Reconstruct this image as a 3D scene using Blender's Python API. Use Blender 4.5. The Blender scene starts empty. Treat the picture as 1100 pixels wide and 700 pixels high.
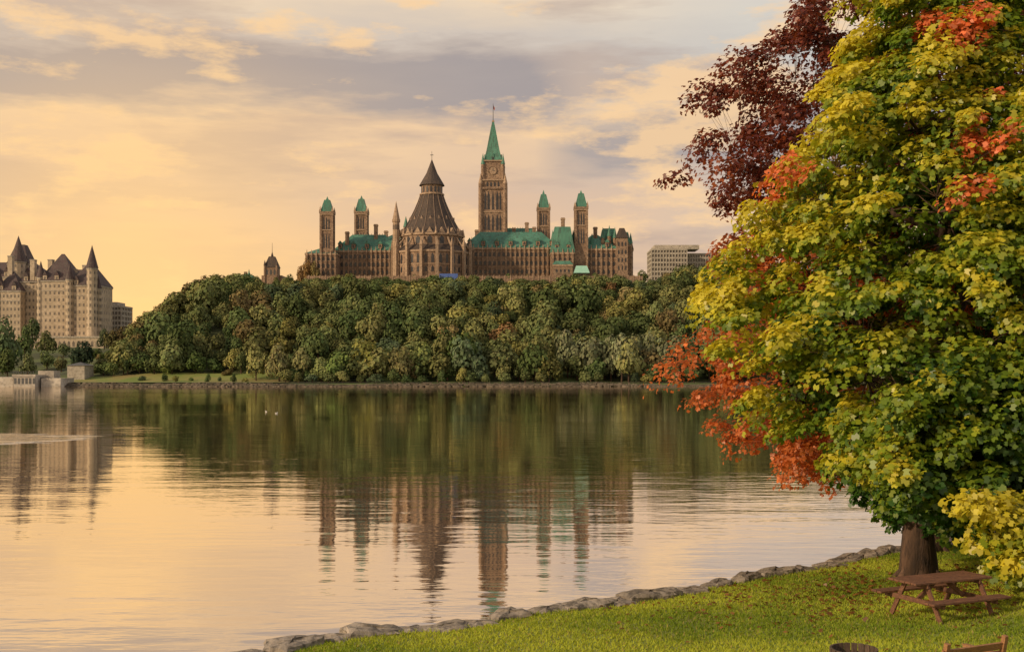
import bpy, math, random
import numpy as np
from mathutils import Vector, Euler
random.seed(7); rng=np.random.default_rng(7)
S=bpy.context.scene; C=S.collection
F=1222.0; CH=6.0; HY=398.0
def X_(px,d): return (px-550)/F*d
def Z_(py,d): return CH+(HY-py)/F*d
def sst(a,b,x):
    t=np.clip((x-a)/(b-a),0,1); return t*t*(3-2*t)

# ---------------- materials ----------------
def newmat(name):
    m=bpy.data.materials.new(name); m.use_nodes=True
    nt=m.node_tree; nt.nodes.clear()
    out=nt.nodes.new('ShaderNodeOutputMaterial')
    return m,nt,out
def N(nt,t,**kw):
    n=nt.nodes.new(t)
    for k,v in kw.items():
        if k in n.inputs: n.inputs[k].default_value=v
        else: setattr(n,k,v)
    return n
def ramp(nt,fac,stops):
    r=nt.nodes.new('ShaderNodeValToRGB'); e=r.color_ramp.elements
    while len(e)<len(stops): e.new(0.5)
    for i,(p,c) in enumerate(stops):
        e[i].position=p; e[i].color=(c[0],c[1],c[2],1) if not isinstance(c,(int,float)) else (c,c,c,1)
    nt.links.new(fac,r.inputs[0]); return r.outputs[0]
def mixc(nt,f,a,b,mode='MIX'):
    m=nt.nodes.new('ShaderNodeMix'); m.data_type='RGBA'; m.blend_type=mode
    for s,v in ((0,f),(6,a),(7,b)):
        if isinstance(v,(int,float)): m.inputs[s].default_value=v
        elif isinstance(v,tuple): m.inputs[s].default_value=(v[0],v[1],v[2],1)
        else: nt.links.new(v,m.inputs[s])
    return m.outputs[2]
def math_(nt,op,a,b=0.0,c=None):
    m=nt.nodes.new('ShaderNodeMath'); m.operation=op
    for i,v in enumerate((a,b,c)):
        if v is None: continue
        if isinstance(v,(int,float)): m.inputs[i].default_value=v
        else: nt.links.new(v,m.inputs[i])
    return m.outputs[0]
def noise(nt,vec,scale,detail=4,rough=0.55):
    n=nt.nodes.new('ShaderNodeTexNoise'); n.inputs['Scale'].default_value=scale
    n.inputs['Detail'].default_value=detail; n.inputs['Roughness'].default_value=rough
    if vec is not None: nt.links.new(vec,n.inputs['Vector'])
    return n.outputs['Fac']
def pos(nt,scale=(1,1,1)):
    g=nt.nodes.new('ShaderNodeNewGeometry'); m=nt.nodes.new('ShaderNodeMapping')
    m.inputs['Scale'].default_value=scale; nt.links.new(g.outputs['Position'],m.inputs[0]); return m.outputs[0]
def surf_mat(name,c1,c2,scale=0.3,rough=0.9,c3=None,s3=3.0,stretch=(1,1,1),bump=0.0,bscale=None):
    m,nt,out=newmat(name)
    p=pos(nt,stretch)
    f=noise(nt,p,scale,4,0.6)
    col=ramp(nt,f,[(0.32,c1),(0.68,c2)])
    if c3 is not None:
        f2=noise(nt,p,s3,3,0.6); g=ramp(nt,f2,[(0.45,0.0),(0.65,1.0)])
        col=mixc(nt,g,col,c3)
    b=N(nt,'ShaderNodeBsdfPrincipled',Roughness=rough)
    nt.links.new(col,b.inputs['Base Color'])
    if bump>0:
        bn=nt.nodes.new('ShaderNodeBump'); bn.inputs['Distance'].default_value=bump; bn.inputs['Strength'].default_value=1
        nt.links.new(noise(nt,p,bscale or scale*6,4,0.6),bn.inputs['Height']); nt.links.new(bn.outputs[0],b.inputs['Normal'])
    nt.links.new(b.outputs[0],out.inputs[0]); return m
def leaf_mat(name,trans=0.35,gloss=0.04):
    m,nt,out=newmat(name)
    a=nt.nodes.new('ShaderNodeAttribute'); a.attribute_name='lcol'
    b=nt.nodes.new('ShaderNodeBsdfDiffuse'); nt.links.new(a.outputs['Color'],b.inputs['Color']); last=b.outputs[0]
    if trans>0:
        t=nt.nodes.new('ShaderNodeBsdfTranslucent'); nt.links.new(mixc(nt,1.0,a.outputs['Color'],(1.6,1.5,0.8),'MULTIPLY'),t.inputs[0])
        mx=nt.nodes.new('ShaderNodeMixShader'); mx.inputs[0].default_value=trans
        nt.links.new(last,mx.inputs[1]); nt.links.new(t.outputs[0],mx.inputs[2]); last=mx.outputs[0]
    if gloss>0:
        g=nt.nodes.new('ShaderNodeBsdfGlossy'); g.inputs['Roughness'].default_value=0.45
        mx=nt.nodes.new('ShaderNodeMixShader'); mx.inputs[0].default_value=gloss
        nt.links.new(last,mx.inputs[1]); nt.links.new(g.outputs[0],mx.inputs[2]); last=mx.outputs[0]
    nt.links.new(last,out.inputs[0])
    return m
M={}
M['stone']=surf_mat('parliament_sandstone',(0.21,0.135,0.09),(0.38,0.26,0.175),0.22,0.9,(0.13,0.088,0.065),1.0)
M['stone_l']=surf_mat('pale_sandstone',(0.32,0.225,0.15),(0.46,0.33,0.23),0.4,0.9,(0.24,0.165,0.115),1.5)
M['copper']=surf_mat('copper_roof',(0.04,0.155,0.11),(0.10,0.26,0.19),0.18,0.7,(0.055,0.12,0.09),0.8,(1,1,0.25))
M['slate']=surf_mat('slate_roof',(0.05,0.036,0.03),(0.105,0.072,0.053),0.3,0.8,(0.04,0.032,0.03),1.2,(1,1,0.3))
M['rib']=surf_mat('roof_ribs',(0.20,0.14,0.10),(0.30,0.21,0.155),0.5,0.8)
M['glass']=surf_mat('window_glass',(0.02,0.022,0.028),(0.05,0.05,0.055),0.6,0.25)
M['hglass']=surf_mat('hotel_window_glass',(0.07,0.06,0.055),(0.24,0.20,0.16),0.5,0.4)
M['lime']=surf_mat('limestone',(0.40,0.32,0.23),(0.54,0.44,0.33),0.08,0.9,(0.34,0.275,0.20),0.5)
M['chroof']=surf_mat('hotel_roof',(0.045,0.03,0.035),(0.10,0.06,0.06),0.2,0.8,(0.10,0.085,0.075),1.0)
M['conc']=surf_mat('concrete',(0.34,0.30,0.25),(0.48,0.43,0.36),0.15,0.9,(0.26,0.23,0.19),0.9)
M['white']=surf_mat('white_feathers',(0.7,0.7,0.7),(0.8,0.8,0.8),0.5,0.8)
M['red']=surf_mat('flag_red',(0.22,0.05,0.045),(0.28,0.08,0.06),0.5,0.8)
M['blue']=surf_mat('blue_tarp',(0.05,0.10,0.32),(0.08,0.14,0.4),0.5,0.8)
M['teal']=surf_mat('teal_canopy',(0.25,0.5,0.42),(0.35,0.6,0.5),0.5,0.8)
M['metal']=surf_mat('dark_metal',(0.05,0.05,0.05),(0.08,0.08,0.08),2,0.5)
M['bark']=surf_mat('bark',(0.05,0.03,0.02),(0.15,0.085,0.055),3.0,0.95,(0.035,0.022,0.017),8.0,(1,1,0.25),0.06,9)
M['rock']=surf_mat('rock',(0.17,0.14,0.11),(0.40,0.34,0.28),1.4,0.9,(0.10,0.085,0.07),5.0,(1,1,1),0.05,6)
M['rubble']=surf_mat('stone_rubble',(0.09,0.075,0.055),(0.24,0.19,0.14),0.3,0.95,(0.06,0.055,0.04),1.2)
M['wood']=surf_mat('weathered_wood',(0.12,0.05,0.028),(0.25,0.115,0.06),2.0,0.7,(0.08,0.035,0.022),9.0,(1,6,6),0.004,30)
M['wood_d']=surf_mat('dark_slat_wood',(0.06,0.04,0.028),(0.13,0.085,0.055),2.0,0.8,(0.045,0.03,0.02),9.0,(6,6,1))
M['wood_l']=surf_mat('bench_wood',(0.24,0.11,0.045),(0.38,0.19,0.08),2.0,0.7,(0.2,0.1,0.05),9.0,(1,6,6))
M['leaf']=leaf_mat('maple_leaf',0.38)
M['dleaf']=leaf_mat('distant_foliage',0.0,0.0)
M['blade']=leaf_mat('grass_blade',0.3,0.0)

# ---------------- mesh builder ----------------
class MB:
    def __init__(s): s.v=[]; s.f=[]
    def add(s,vs,fs):
        o=len(s.v); s.v+= [tuple(map(float,p)) for p in vs]; s.f+=[tuple(i+o for i in f) for f in fs]
    def box(s,x0,x1,y0,y1,z0,z1):
        s.fr(x0,x1,y0,y1,z0,x0,x1,y0,y1,z1)
    def fr(s,a0,a1,b0,b1,z0,c0,c1,d0,d1,z1):
        s.add([(a0,b0,z0),(a1,b0,z0),(a1,b1,z0),(a0,b1,z0),(c0,d0,z1),(c1,d0,z1),(c1,d1,z1),(c0,d1,z1)],
              [(3,2,1,0),(4,5,6,7),(0,1,5,4),(1,2,6,5),(2,3,7,6),(3,0,4,7)])
    def hip(s,x0,x1,y0,y1,z0,z1,ix=None,ov=0.4):
        iy=(y1-y0)/2-0.15; ix=iy if ix is None else ix
        ix=min(ix,(x1-x0)/2-0.15)
        s.fr(x0-ov,x1+ov,y0-ov,y1+ov,z0,x0+ix,x1-ix,y0+iy,y1-iy,z1)
    def man(s,x0,x1,y0,y1,z0,z1,k=0.25,ov=0.4):
        w=min(x1-x0,y1-y0)*k
        s.fr(x0-ov,x1+ov,y0-ov,y1+ov,z0,x0+w,x1-w,y0+w,y1-w,z1)
    def cyl(s,cx,cy,r0,r1,z0,z1,n=12,rot=0.0):
        vs=[];
        for r,z in ((r0,z0),(max(r1,0.02),z1)):
            for i in range(n):
                a=rot+2*math.pi*i/n; vs.append((cx+r*math.cos(a),cy+r*math.sin(a),z))
        fs=[tuple(range(n-1,-1,-1)),tuple(range(n,2*n))]
        for i in range(n): j=(i+1)%n; fs.append((i,j,n+j,n+i))
        s.add(vs,fs)
    def pyr(s,cx,cy,h,z0,z1,t=0.0): s.fr(cx-h,cx+h,cy-h,cy+h,z0,cx-max(t,.05),cx+max(t,.05),cy-max(t,.05),cy+max(t,.05),z1)
    def win(s,c,n,w,h,arch=True,t=0.08):
        n=Vector(n).normalized(); u=Vector((-n.y,n.x,0)); c=Vector(c)
        if arch: pts=[(-w/2,-h/2),(w/2,-h/2),(w/2,h*0.2),(0,h/2),(-w/2,h*0.2)]
        else: pts=[(-w/2,-h/2),(w/2,-h/2),(w/2,h/2),(-w/2,h/2)]
        k=len(pts)
        vs=[c+u*a+Vector((0,0,b))+n*t for a,b in pts]+[c+u*a+Vector((0,0,b))-n*0.2 for a,b in pts]
        fs=[tuple(range(k)),tuple(range(2*k-1,k-1,-1))]+[(i,i+k,(i+1)%k+k,(i+1)%k) for i in range(k)]
        s.add(vs,fs)
    def tube(s,P,R,n=6):
        P=[Vector(p) for p in P]; vs=[]
        for i,p in enumerate(P):
            t=(P[min(i+1,len(P)-1)]-P[max(i-1,0)])
            if t.length<1e-6: t=Vector((0,0,1))
            t.normalize(); a=t.cross(Vector((0.3,0.9,0.1)));
            if a.length<0.1: a=t.cross(Vector((1,0,0)))
            a.normalize(); b=t.cross(a)
            for k in range(n):
                an=2*math.pi*k/n; vs.append(p+(a*math.cos(an)+b*math.sin(an))*R[i])
        fs=[]
        for i in range(len(P)-1):
            for k in range(n):
                j=(k+1)%n; fs.append((i*n+k,i*n+j,(i+1)*n+j,(i+1)*n+k))
        fs.append(tuple(range(n-1,-1,-1))); fs.append(tuple(range((len(P)-1)*n,len(P)*n)))
        s.add(vs,fs)
    def obj(s,name,mat,parent=None,smooth=False):
        me=bpy.data.meshes.new(name); me.from_pydata(s.v,[],s.f); me.update()
        if smooth:
            for p in me.polygons: p.use_smooth=True
        me.materials.append(mat); o=bpy.data.objects.new(name,me); C.objects.link(o)
        if parent: o.parent=parent
        return o
def empty(name,loc=(0,0,0)):
    e=bpy.data.objects.new(name,None); C.objects.link(e); e.location=loc; return e
def np_mesh(name,V,K,mat,cols=None,parent=None):
    n=len(V)//K; me=bpy.data.meshes.new(name)
    me.vertices.add(len(V)); me.vertices.foreach_set('co',np.ascontiguousarray(V,dtype=np.float32).ravel())
    me.loops.add(len(V)); me.loops.foreach_set('vertex_index',np.arange(len(V),dtype=np.int32))
    me.polygons.add(n); me.polygons.foreach_set('loop_start',(np.arange(n)*K).astype(np.int32))
    if cols is not None:
        at=me.color_attributes.new('lcol','FLOAT_COLOR','POINT')
        cc=np.ones((len(V),4),dtype=np.float32); cc[:,:3]=np.repeat(cols,K,axis=0); at.data.foreach_set('color',cc.ravel())
    me.update(calc_edges=True); me.materials.append(mat)
    o=bpy.data.objects.new(name,me); C.objects.link(o)
    if parent: o.parent=parent
    return o
def grid_mesh(name,X,Y,Z,mat,smooth=True):
    r,c=X.shape; V=np.stack([X,Y,Z],-1).reshape(-1,3)
    i=np.arange(r-1)[:,None]*c+np.arange(c-1)[None]
    Fc=np.stack([i,i+1,i+c+1,i+c],-1).reshape(-1,4)
    me=bpy.data.meshes.new(name); me.from_pydata(V.tolist(),[],Fc.tolist()); me.update()
    if smooth:
        me.polygons.foreach_set('use_smooth',np.ones(len(me.polygons),dtype=bool))
    me.materials.append(mat); o=bpy.data.objects.new(name,me); C.objects.link(o); return o
def leaf_verts(cen,nrm,size,shape,curl=0.12):
    n=len(cen); nrm=nrm/np.linalg.norm(nrm,axis=1,keepdims=True)
    r=rng.normal(size=(n,3)); u=np.cross(nrm,r); u/=np.linalg.norm(u,axis=1,keepdims=True)+1e-9; v=np.cross(nrm,u)
    sh=np.array(shape); K=len(sh)
    bend=-(sh[:,0]**2+sh[:,1]**2)*curl*4
    V=cen[:,None]+size[:,None,None]*(u[:,None]*sh[None,:,0,None]+v[:,None]*sh[None,:,1,None]+nrm[:,None]*bend[None,:,None])
    return V.reshape(-1,3),K

# ---------------- camera, sun, world ----------------
cam=bpy.data.cameras.new('camera'); co=bpy.data.objects.new('camera',cam); C.objects.link(co)
cam.lens=40; cam.sensor_width=36; cam.clip_end=20000; cam.clip_start=0.1
co.location=(0,0,CH); co.rotation_euler=(math.radians(90),0,0); cam.shift_y=48/1100
S.camera=co
tosun=Vector((-0.84,-0.52,0.42)).normalized()
sun=bpy.data.lights.new('sun','SUN'); so=bpy.data.objects.new('sun',sun); C.objects.link(so)
sun.energy=3.3; sun.angle=math.radians(3); sun.color=(1.0,0.76,0.48)
so.rotation_euler=tosun.to_track_quat('Z','Y').to_euler(); so.location=(-50,-30,60)
W=bpy.data.worlds.new('World'); S.world=W; W.use_nodes=True; nt=W.node_tree; nt.nodes.clear()
out=nt.nodes.new('ShaderNodeOutputWorld')
sky=nt.nodes.new('ShaderNodeTexSky'); sky.sky_type='NISHITA'; sky.sun_disc=False
sky.sun_elevation=math.asin(tosun.z); sky.sun_rotation=math.atan2(tosun.x,tosun.y); sky.dust_density=3
b1=nt.nodes.new('ShaderNodeBackground'); b1.inputs[1].default_value=0.1; nt.links.new(sky.outputs[0],b1.inputs[0])
tc=nt.nodes.new('ShaderNodeTexCoord'); sp=nt.nodes.new('ShaderNodeSeparateXYZ'); nt.links.new(tc.outputs['Generated'],sp.inputs[0])
x,y,z=sp.outputs
def mp(scale,loc=(0,0,0)):
    m=nt.nodes.new('ShaderNodeMapping'); m.inputs['Scale'].default_value=scale; m.inputs['Location'].default_value=loc
    nt.links.new(tc.outputs['Generated'],m.inputs[0]); return m.outputs[0]
wob=math_(nt,'MULTIPLY',math_(nt,'SUBTRACT',noise(nt,mp((1,1,5)),3.4,6,0.62),0.5),0.11)
zz=math_(nt,'ADD',z,wob)
base=ramp(nt,zz,[(0.0,(1.0,0.63,0.22)),(0.05,(0.98,0.60,0.27)),(0.11,(0.86,0.55,0.32)),(0.16,(0.70,0.50,0.36)),(0.21,(0.88,0.61,0.37)),(0.27,(0.64,0.55,0.47)),(0.33,(0.90,0.70,0.48)),(0.5,(0.62,0.56,0.50)),(1.0,(0.42,0.43,0.46))])
rf=ramp(nt,x,[(0.0,0.0),(0.30,1.0)])
cool=ramp(nt,zz,[(0.0,(1.0,0.76,0.42)),(0.08,(0.84,0.65,0.47)),(0.15,(0.56,0.49,0.44)),(0.23,(0.50,0.49,0.47)),(0.30,(0.64,0.65,0.62)),(0.5,(0.48,0.50,0.52)),(1.0,(0.38,0.42,0.48))])
base=mixc(nt,math_(nt,'MULTIPLY',rf,0.9),base,cool)
n1=noise(nt,mp((1,1,6.5),(0.3,0.1,0.0)),3.1,6,0.6)
g1=ramp(nt,n1,[(0.47,0.0),(0.60,1.0)])
base=mixc(nt,math_(nt,'MULTIPLY',g1,0.62),base,(0.47,0.36,0.31))
def band(c0,wid,xr,amt,col,base):
    bd=math_(nt,'MAXIMUM',math_(nt,'SUBTRACT',1.0,math_(nt,'MULTIPLY',math_(nt,'ABSOLUTE',math_(nt,'SUBTRACT',zz,c0)),wid)),0.0)
    bd=math_(nt,'MULTIPLY',bd,ramp(nt,x,xr))
    return mixc(nt,math_(nt,'MULTIPLY',math_(nt,'MINIMUM',math_(nt,'MULTIPLY',bd,1.7),1.0),amt),base,col)
base=band(0.240,32.0,[(0.0,1.0),(0.06,0.0)],0.88,(0.36,0.32,0.32),base)
base=band(0.195,30.0,[(0.02,0.0),(0.08,1.0)],0.85,(0.39,0.34,0.33),base)
n2=noise(nt,mp((1,1,3.4),(2.3,1.4,0.7)),6.5,7,0.62)
g2=ramp(nt,n2,[(0.53,0.0),(0.62,1.0)])
base=mixc(nt,math_(nt,'MULTIPLY',g2,0.75),base,(1.0,0.66,0.34))
vd=nt.nodes.new('ShaderNodeVectorMath'); vd.operation='DOT_PRODUCT'; nt.links.new(tc.outputs['Generated'],vd.inputs[0])
gv=Vector((-0.32,0.94,0.03)).normalized(); vd.inputs[1].default_value=gv
gl=math_(nt,'POWER',math_(nt,'MAXIMUM',vd.outputs['Value'],0.0),60.0)
base=mixc(nt,math_(nt,'MULTIPLY',gl,0.85),base,(1.2,0.74,0.27))
b2=nt.nodes.new('ShaderNodeBackground'); b2.inputs[1].default_value=1.04; nt.links.new(base,b2.inputs[0])
ms=nt.nodes.new('ShaderNodeMixShader'); ms.inputs[0].default_value=0.95
nt.links.new(b1.outputs[0],ms.inputs[1]); nt.links.new(b2.outputs[0],ms.inputs[2]); nt.links.new(ms.outputs[0],out.inputs[0])
S.view_settings.view_transform='Standard'; S.view_settings.look='None'; S.view_settings.exposure=0

# ---------------- water ----------------
m,nt,out=newmat('river_water')
p=pos(nt,(0.35,1.0,1.0))
h1=noise(nt,p,1.6,3,0.5); h2=noise(nt,pos(nt,(0.25,1,1)),0.35,2,0.5)
h=math_(nt,'ADD',math_(nt,'MULTIPLY',h1,0.45),h2)
wind=ramp(nt,noise(nt,pos(nt,(0.25,1,1)),0.03,4,0.6),[(0.4,0.35),(0.62,1.0)])
sp=nt.nodes.new('ShaderNodeSeparateXYZ'); g=nt.nodes.new('ShaderNodeNewGeometry'); nt.links.new(g.outputs['Position'],sp.inputs[0])
dx=math_(nt,'DIVIDE',math_(nt,'ADD',sp.outputs[0],50.0),13.0); dy=math_(nt,'DIVIDE',math_(nt,'SUBTRACT',sp.outputs[1],100.0),9.0)
rr=math_(nt,'ADD',math_(nt,'MULTIPLY',dx,dx),math_(nt,'MULTIPLY',dy,dy))
rr=math_(nt,'ADD',rr,math_(nt,'MULTIPLY',math_(nt,'SUBTRACT',noise(nt,pos(nt,(0.5,1,1)),0.4,4),0.5),1.6))
patch=ramp(nt,rr,[(0.75,1.0),(1.0,0.0)])
st=math_(nt,'ADD',wind,math_(nt,'MULTIPLY',patch,6.0))
bn=nt.nodes.new('ShaderNodeBump'); bn.inputs['Distance'].default_value=1.0; bn.inputs['Strength'].default_value=1
nt.links.new(math_(nt,'MULTIPLY',math_(nt,'MULTIPLY',h,st),0.033),bn.inputs['Height'])
gs=N(nt,'ShaderNodeBsdfGlossy',Roughness=0.03); gs.inputs[0].default_value=(1.0,0.955,0.90,1)
df=nt.nodes.new('ShaderNodeBsdfDiffuse'); df.inputs[0].default_value=(0.11,0.075,0.042,1)
nt.links.new(bn.outputs[0],gs.inputs['Normal'])
fr=nt.nodes.new('ShaderNodeFresnel'); fr.inputs[0].default_value=1.33
fac=math_(nt,'MINIMUM',math_(nt,'ADD',math_(nt,'MULTIPLY',fr.outputs[0],0.15),0.83),0.95)
mx=nt.nodes.new('ShaderNodeMixShader'); nt.links.new(fac,mx.inputs[0]); nt.links.new(df.outputs[0],mx.inputs[1]); nt.links.new(gs.outputs[0],mx.inputs[2])
nt.links.new(mx.outputs[0],out.inputs[0])
mb=MB(); mb.add([(-3000,-1500,0),(3000,-1500,0),(3000,445,0),(-3000,445,0)],[(0,1,2,3)]); mb.obj('water',m)

# ---------------- near lawn ----------------
SX=[-600,-300,-40,-20,-12,-4.6,-1.5,1.1,4.7,8.2,11.5,20,60,300,600]; SY=[-330,-165,-2,12.5,18.2,23.2,25.2,26.7,29.2,32.3,35.1,42,72,220,420]
def ys(x): return np.interp(x,SX,SY)+0.15*np.sin(np.asarray(x)*1.3)
def hl(s):
    s=np.asarray(s,dtype=float)
    return np.where(s<0,0.34+s*0.9,0.34+0.095*s+0.0013*np.minimum(s,60)**2)+0.03*np.sin(s*0.9)*(s>0)
def lawn_z(x,y): return float(hl((ys(x)-y)*0.785))
xs=np.concatenate([np.linspace(-600,-20,60)[:-1],np.linspace(-20,40,181),np.linspace(40,600,60)[1:]])
ss=np.concatenate([np.linspace(-1.6,0,6)[:-1],np.linspace(0,30,91),np.linspace(30,300,40)[1:]])
XX,SS=np.meshgrid(xs,ss); YY=ys(XX)-SS/0.785; ZZ=hl(SS)+0.02*np.sin(XX*1.7+SS)*(SS>0)
grassm=surf_mat('lawn_grass',(0.12,0.17,0.022),(0.23,0.28,0.04),0.35,0.95,(0.24,0.23,0.055),0.9,(1,1,1),0.03,14)
grid_mesh('lawn',XX[::-1],YY[::-1],ZZ[::-1],grassm)
n=330000
gx=rng.uniform(-7,17,n); gy=rng.uniform(11,41,n)
s_=(ys(gx)-gy)*0.785; vis=(s_>0.05)&(np.abs(gx/gy)<0.47)&(gy>13.0); gx,gy,s_=gx[vis],gy[vis],s_[vis]
gz=hl(s_)+0.02*np.sin(gx*1.7+s_)
n=len(gx); hgt=rng.uniform(0.03,0.075,n)*(1+0.5*(s_<0.4)*rng.random(n)); wd=rng.uniform(0.012,0.028,n); a=rng.uniform(0,math.pi,n)
V=np.zeros((n,3,3)); V[:,0]=np.stack([gx-wd*np.cos(a),gy-wd*np.sin(a),gz-0.01],-1); V[:,1]=np.stack([gx+wd*np.cos(a),gy+wd*np.sin(a),gz-0.01],-1)
V[:,2]=np.stack([gx+rng.normal(0,0.035,n),gy+rng.normal(0,0.035,n),gz+hgt],-1)
pn=0.5+0.30*np.sin(gx*0.7+np.sin(gy*0.6)*2)+0.25*np.sin(gy*0.9+gx*0.5)+0.2*np.sin(gx*3.1+gy*1.7)*np.sin(gy*2.3)+rng.normal(0,0.22,n)
pn=np.clip(pn,0,1)[:,None]
cols=(1-pn)*np.array([0.16,0.23,0.025])+pn*np.array([0.40,0.44,0.055])
dry=rng.random(n)<0.05; cols[dry]=np.array([0.36,0.28,0.10])
np_mesh('grass',V.reshape(-1,3),3,M['blade'],cols)

# shoreline rocks
def rock_into(mb,c,sx,sy,sz,rot,seed):
    r=random.Random(seed); bmv=[]; nu,nv=14,9
    ph=[r.uniform(0,6.28) for _ in range(6)]
    for i in range(nv+1):
        th=math.pi*i/nv
        for j in range(nu):
            p=2*math.pi*j/nu
            d=Vector((math.sin(th)*math.cos(p),math.sin(th)*math.sin(p),math.cos(th)))
            e=[math.copysign(abs(k)**0.62,k) for k in d]
            w=1+0.12*math.sin(3*p+ph[0])+0.10*math.sin(5*p+ph[1]+th*2)+0.08*math.sin(4*th+ph[2])+r.uniform(-0.06,0.06)
            X=e[0]*sx*w; Y=e[1]*sy*w; Z=e[2]*sz*(w*0.6+0.4)+X*0.08*math.sin(ph[3])
            bmv.append((c[0]+X*math.cos(rot)-Y*math.sin(rot),c[1]+X*math.sin(rot)+Y*math.cos(rot),c[2]+Z))
    fs=[]
    for i in range(nv):
        for j in range(nu):
            k=(j+1)%nu; fs.append((i*nu+j,(i+1)*nu+j,(i+1)*nu+k,i*nu+k))
    mb.add(bmv,fs)
mb=MB(); x=-14.0; k=0
while x<24:
    L=random.choice([random.uniform(0.3,0.5),random.uniform(0.6,1.0),random.uniform(0.5,0.8)]); x+=L*0.68
    yy=float(ys(x))+random.uniform(-0.28,0.06)
    hh=random.uniform(0.16,0.29)*(0.8+0.45*L)
    rock_into(mb,(x,yy,0.27),L,random.uniform(0.32,0.52),hh,math.atan2(0.62,0.785)+random.uniform(-0.35,0.35),k)
    for q in range(3):
        rock_into(mb,(x+random.uniform(-.5,.5),yy+random.uniform(0.3,0.75),0.04),random.uniform(.12,.3),random.uniform(.12,.24),random.uniform(.08,.18),random.uniform(0,3),k*7+q)
    x+=L*random.uniform(0.66,0.85); k+=1
mb.obj('shoreline_rocks',M['rock'])

# ---------------- far terrain ----------------
def vn(x,y): return np.sin(x*0.05+1.3)*np.sin(y*0.06)+0.5*np.sin(x*0.13+y*0.11)
def hfar(X,Y):
    t=np.clip((Y-450)/150,0,1); hill=49*(0.5*t+0.5*t*t*(3-2*t))
    mL=sst(-232,-142,X+ (Y-560)*0.05)
    mR=1-0.75*sst(300,520,X)
    left=18*sst(460,680,Y)
    return 1.2+np.maximum(left,hill*mL*mR)+vn(X,Y)*0.5*sst(440,470,Y)
xs=np.concatenate([np.linspace(-3500,-420,20)[:-1],np.linspace(-420,520,236),np.linspace(520,3500,20)[1:]])
yv=np.concatenate([[424,428,431,434,438],np.linspace(442,760,90),np.linspace(780,6000,20)])
XX,YY=np.meshgrid(xs,yv); ZZ=hfar(XX,YY); ZZ[0]=-4; ZZ[1]=-0.6; ZZ[2]=0.5
YY=YY+np.where(YY<450,2.5*np.sin(XX*0.02),0)
gm=surf_mat('hill_ground',(0.035,0.045,0.015),(0.085,0.095,0.03),0.06,0.95,(0.10,0.14,0.03),0.03)
grid_mesh('terrain',XX,YY,ZZ,gm)
def strip(name,x0,x1,y0,y1,dz,mat,ny=4):
    xs=np.linspace(x0,x1,int((x1-x0)/4)+2); XX,YY=np.meshgrid(xs,np.linspace(y0,y1,ny)); 
    Z=hfar(XX,YY)+dz; YY2=YY+np.where(YY<450,2.5*np.sin(XX*0.02),0)
    return grid_mesh(name,XX,YY2,Z,mat)
bankm=surf_mat('bank_grass',(0.13,0.18,0.035),(0.22,0.25,0.055),0.1,0.95,(0.24,0.19,0.07),0.05)
strip('grass_bank',-205,-88,434,466,0.35,bankm,12)
strip('riverside_path',-200,420,436.5,438.6,0.42,M['conc'],2)
n=4200; ex=rng.uniform(-190,420,n); u_=rng.uniform(0,1,n); top=1.15+0.5*np.sin(ex*0.07)*np.sin(ex*0.023)
ey=428.2+2.5*np.sin(ex*0.02)+u_*4.2; ez=u_*top-0.1
mb=MB()
cube=np.array([(-1,-1,-1),(1,-1,-1),(1,1,-1),(-1,1,-1),(-1,-1,1),(1,-1,1),(1,1,1),(-1,1,1)],float)
for i in range(n):
    v=cube*rng.uniform(0.5,1.0,(8,3))*np.array([rng.uniform(.4,1.0),rng.uniform(.4,.8),rng.uniform(.2,.5)])+np.array([ex[i],ey[i],ez[i]])
    mb.add(v.tolist(),[(3,2,1,0),(4,5,6,7),(0,1,5,4),(1,2,6,5),(2,3,7,6),(3,0,4,7)])
mb.obj('stone_embankment',M['rubble'])

# ---------------- distant trees ----------------
def template(nq):
    nl=rng.integers(5,10); cs=[];
    for i in range(nl):
        a=rng.uniform(0,6.28); r=rng.uniform(0.3,0.66); zc=rng.uniform(0.5,1.25); cs.append([r*math.cos(a),r*math.sin(a),zc,rng.uniform(0.26,0.44)])
    cs.append([rng.normal()*.12,rng.normal()*.12,1.22,0.50]); cs.append([0,0,0.85,0.60]); cs=np.array(cs)
    pk=rng.choice(len(cs),nq,p=cs[:,3]**2/np.sum(cs[:,3]**2))
    d=rng.normal(size=(nq,3)); d[:,2]=d[:,2]*0.9+0.25; d/=np.linalg.norm(d,axis=1,keepdims=True)
    P=cs[pk,:3]+d*cs[pk,3:4]*rng.uniform(0.80,1.12,(nq,1))*np.array([1,1,0.9])
    nn=d+rng.normal(size=(nq,3))*0.22+np.array([0,0,0.15])
    sz=rng.uniform(0.06,0.16,nq)
    V,K=leaf_verts(P,nn,sz,[(-.5,-.4),(.45,-.5),(.55,.4),(-.4,.5)],0.1)
    return V.reshape(nq,4,3)
T=[template(820) for _ in range(20)]
TV=[];TC=[]; trunks=MB()
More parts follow.
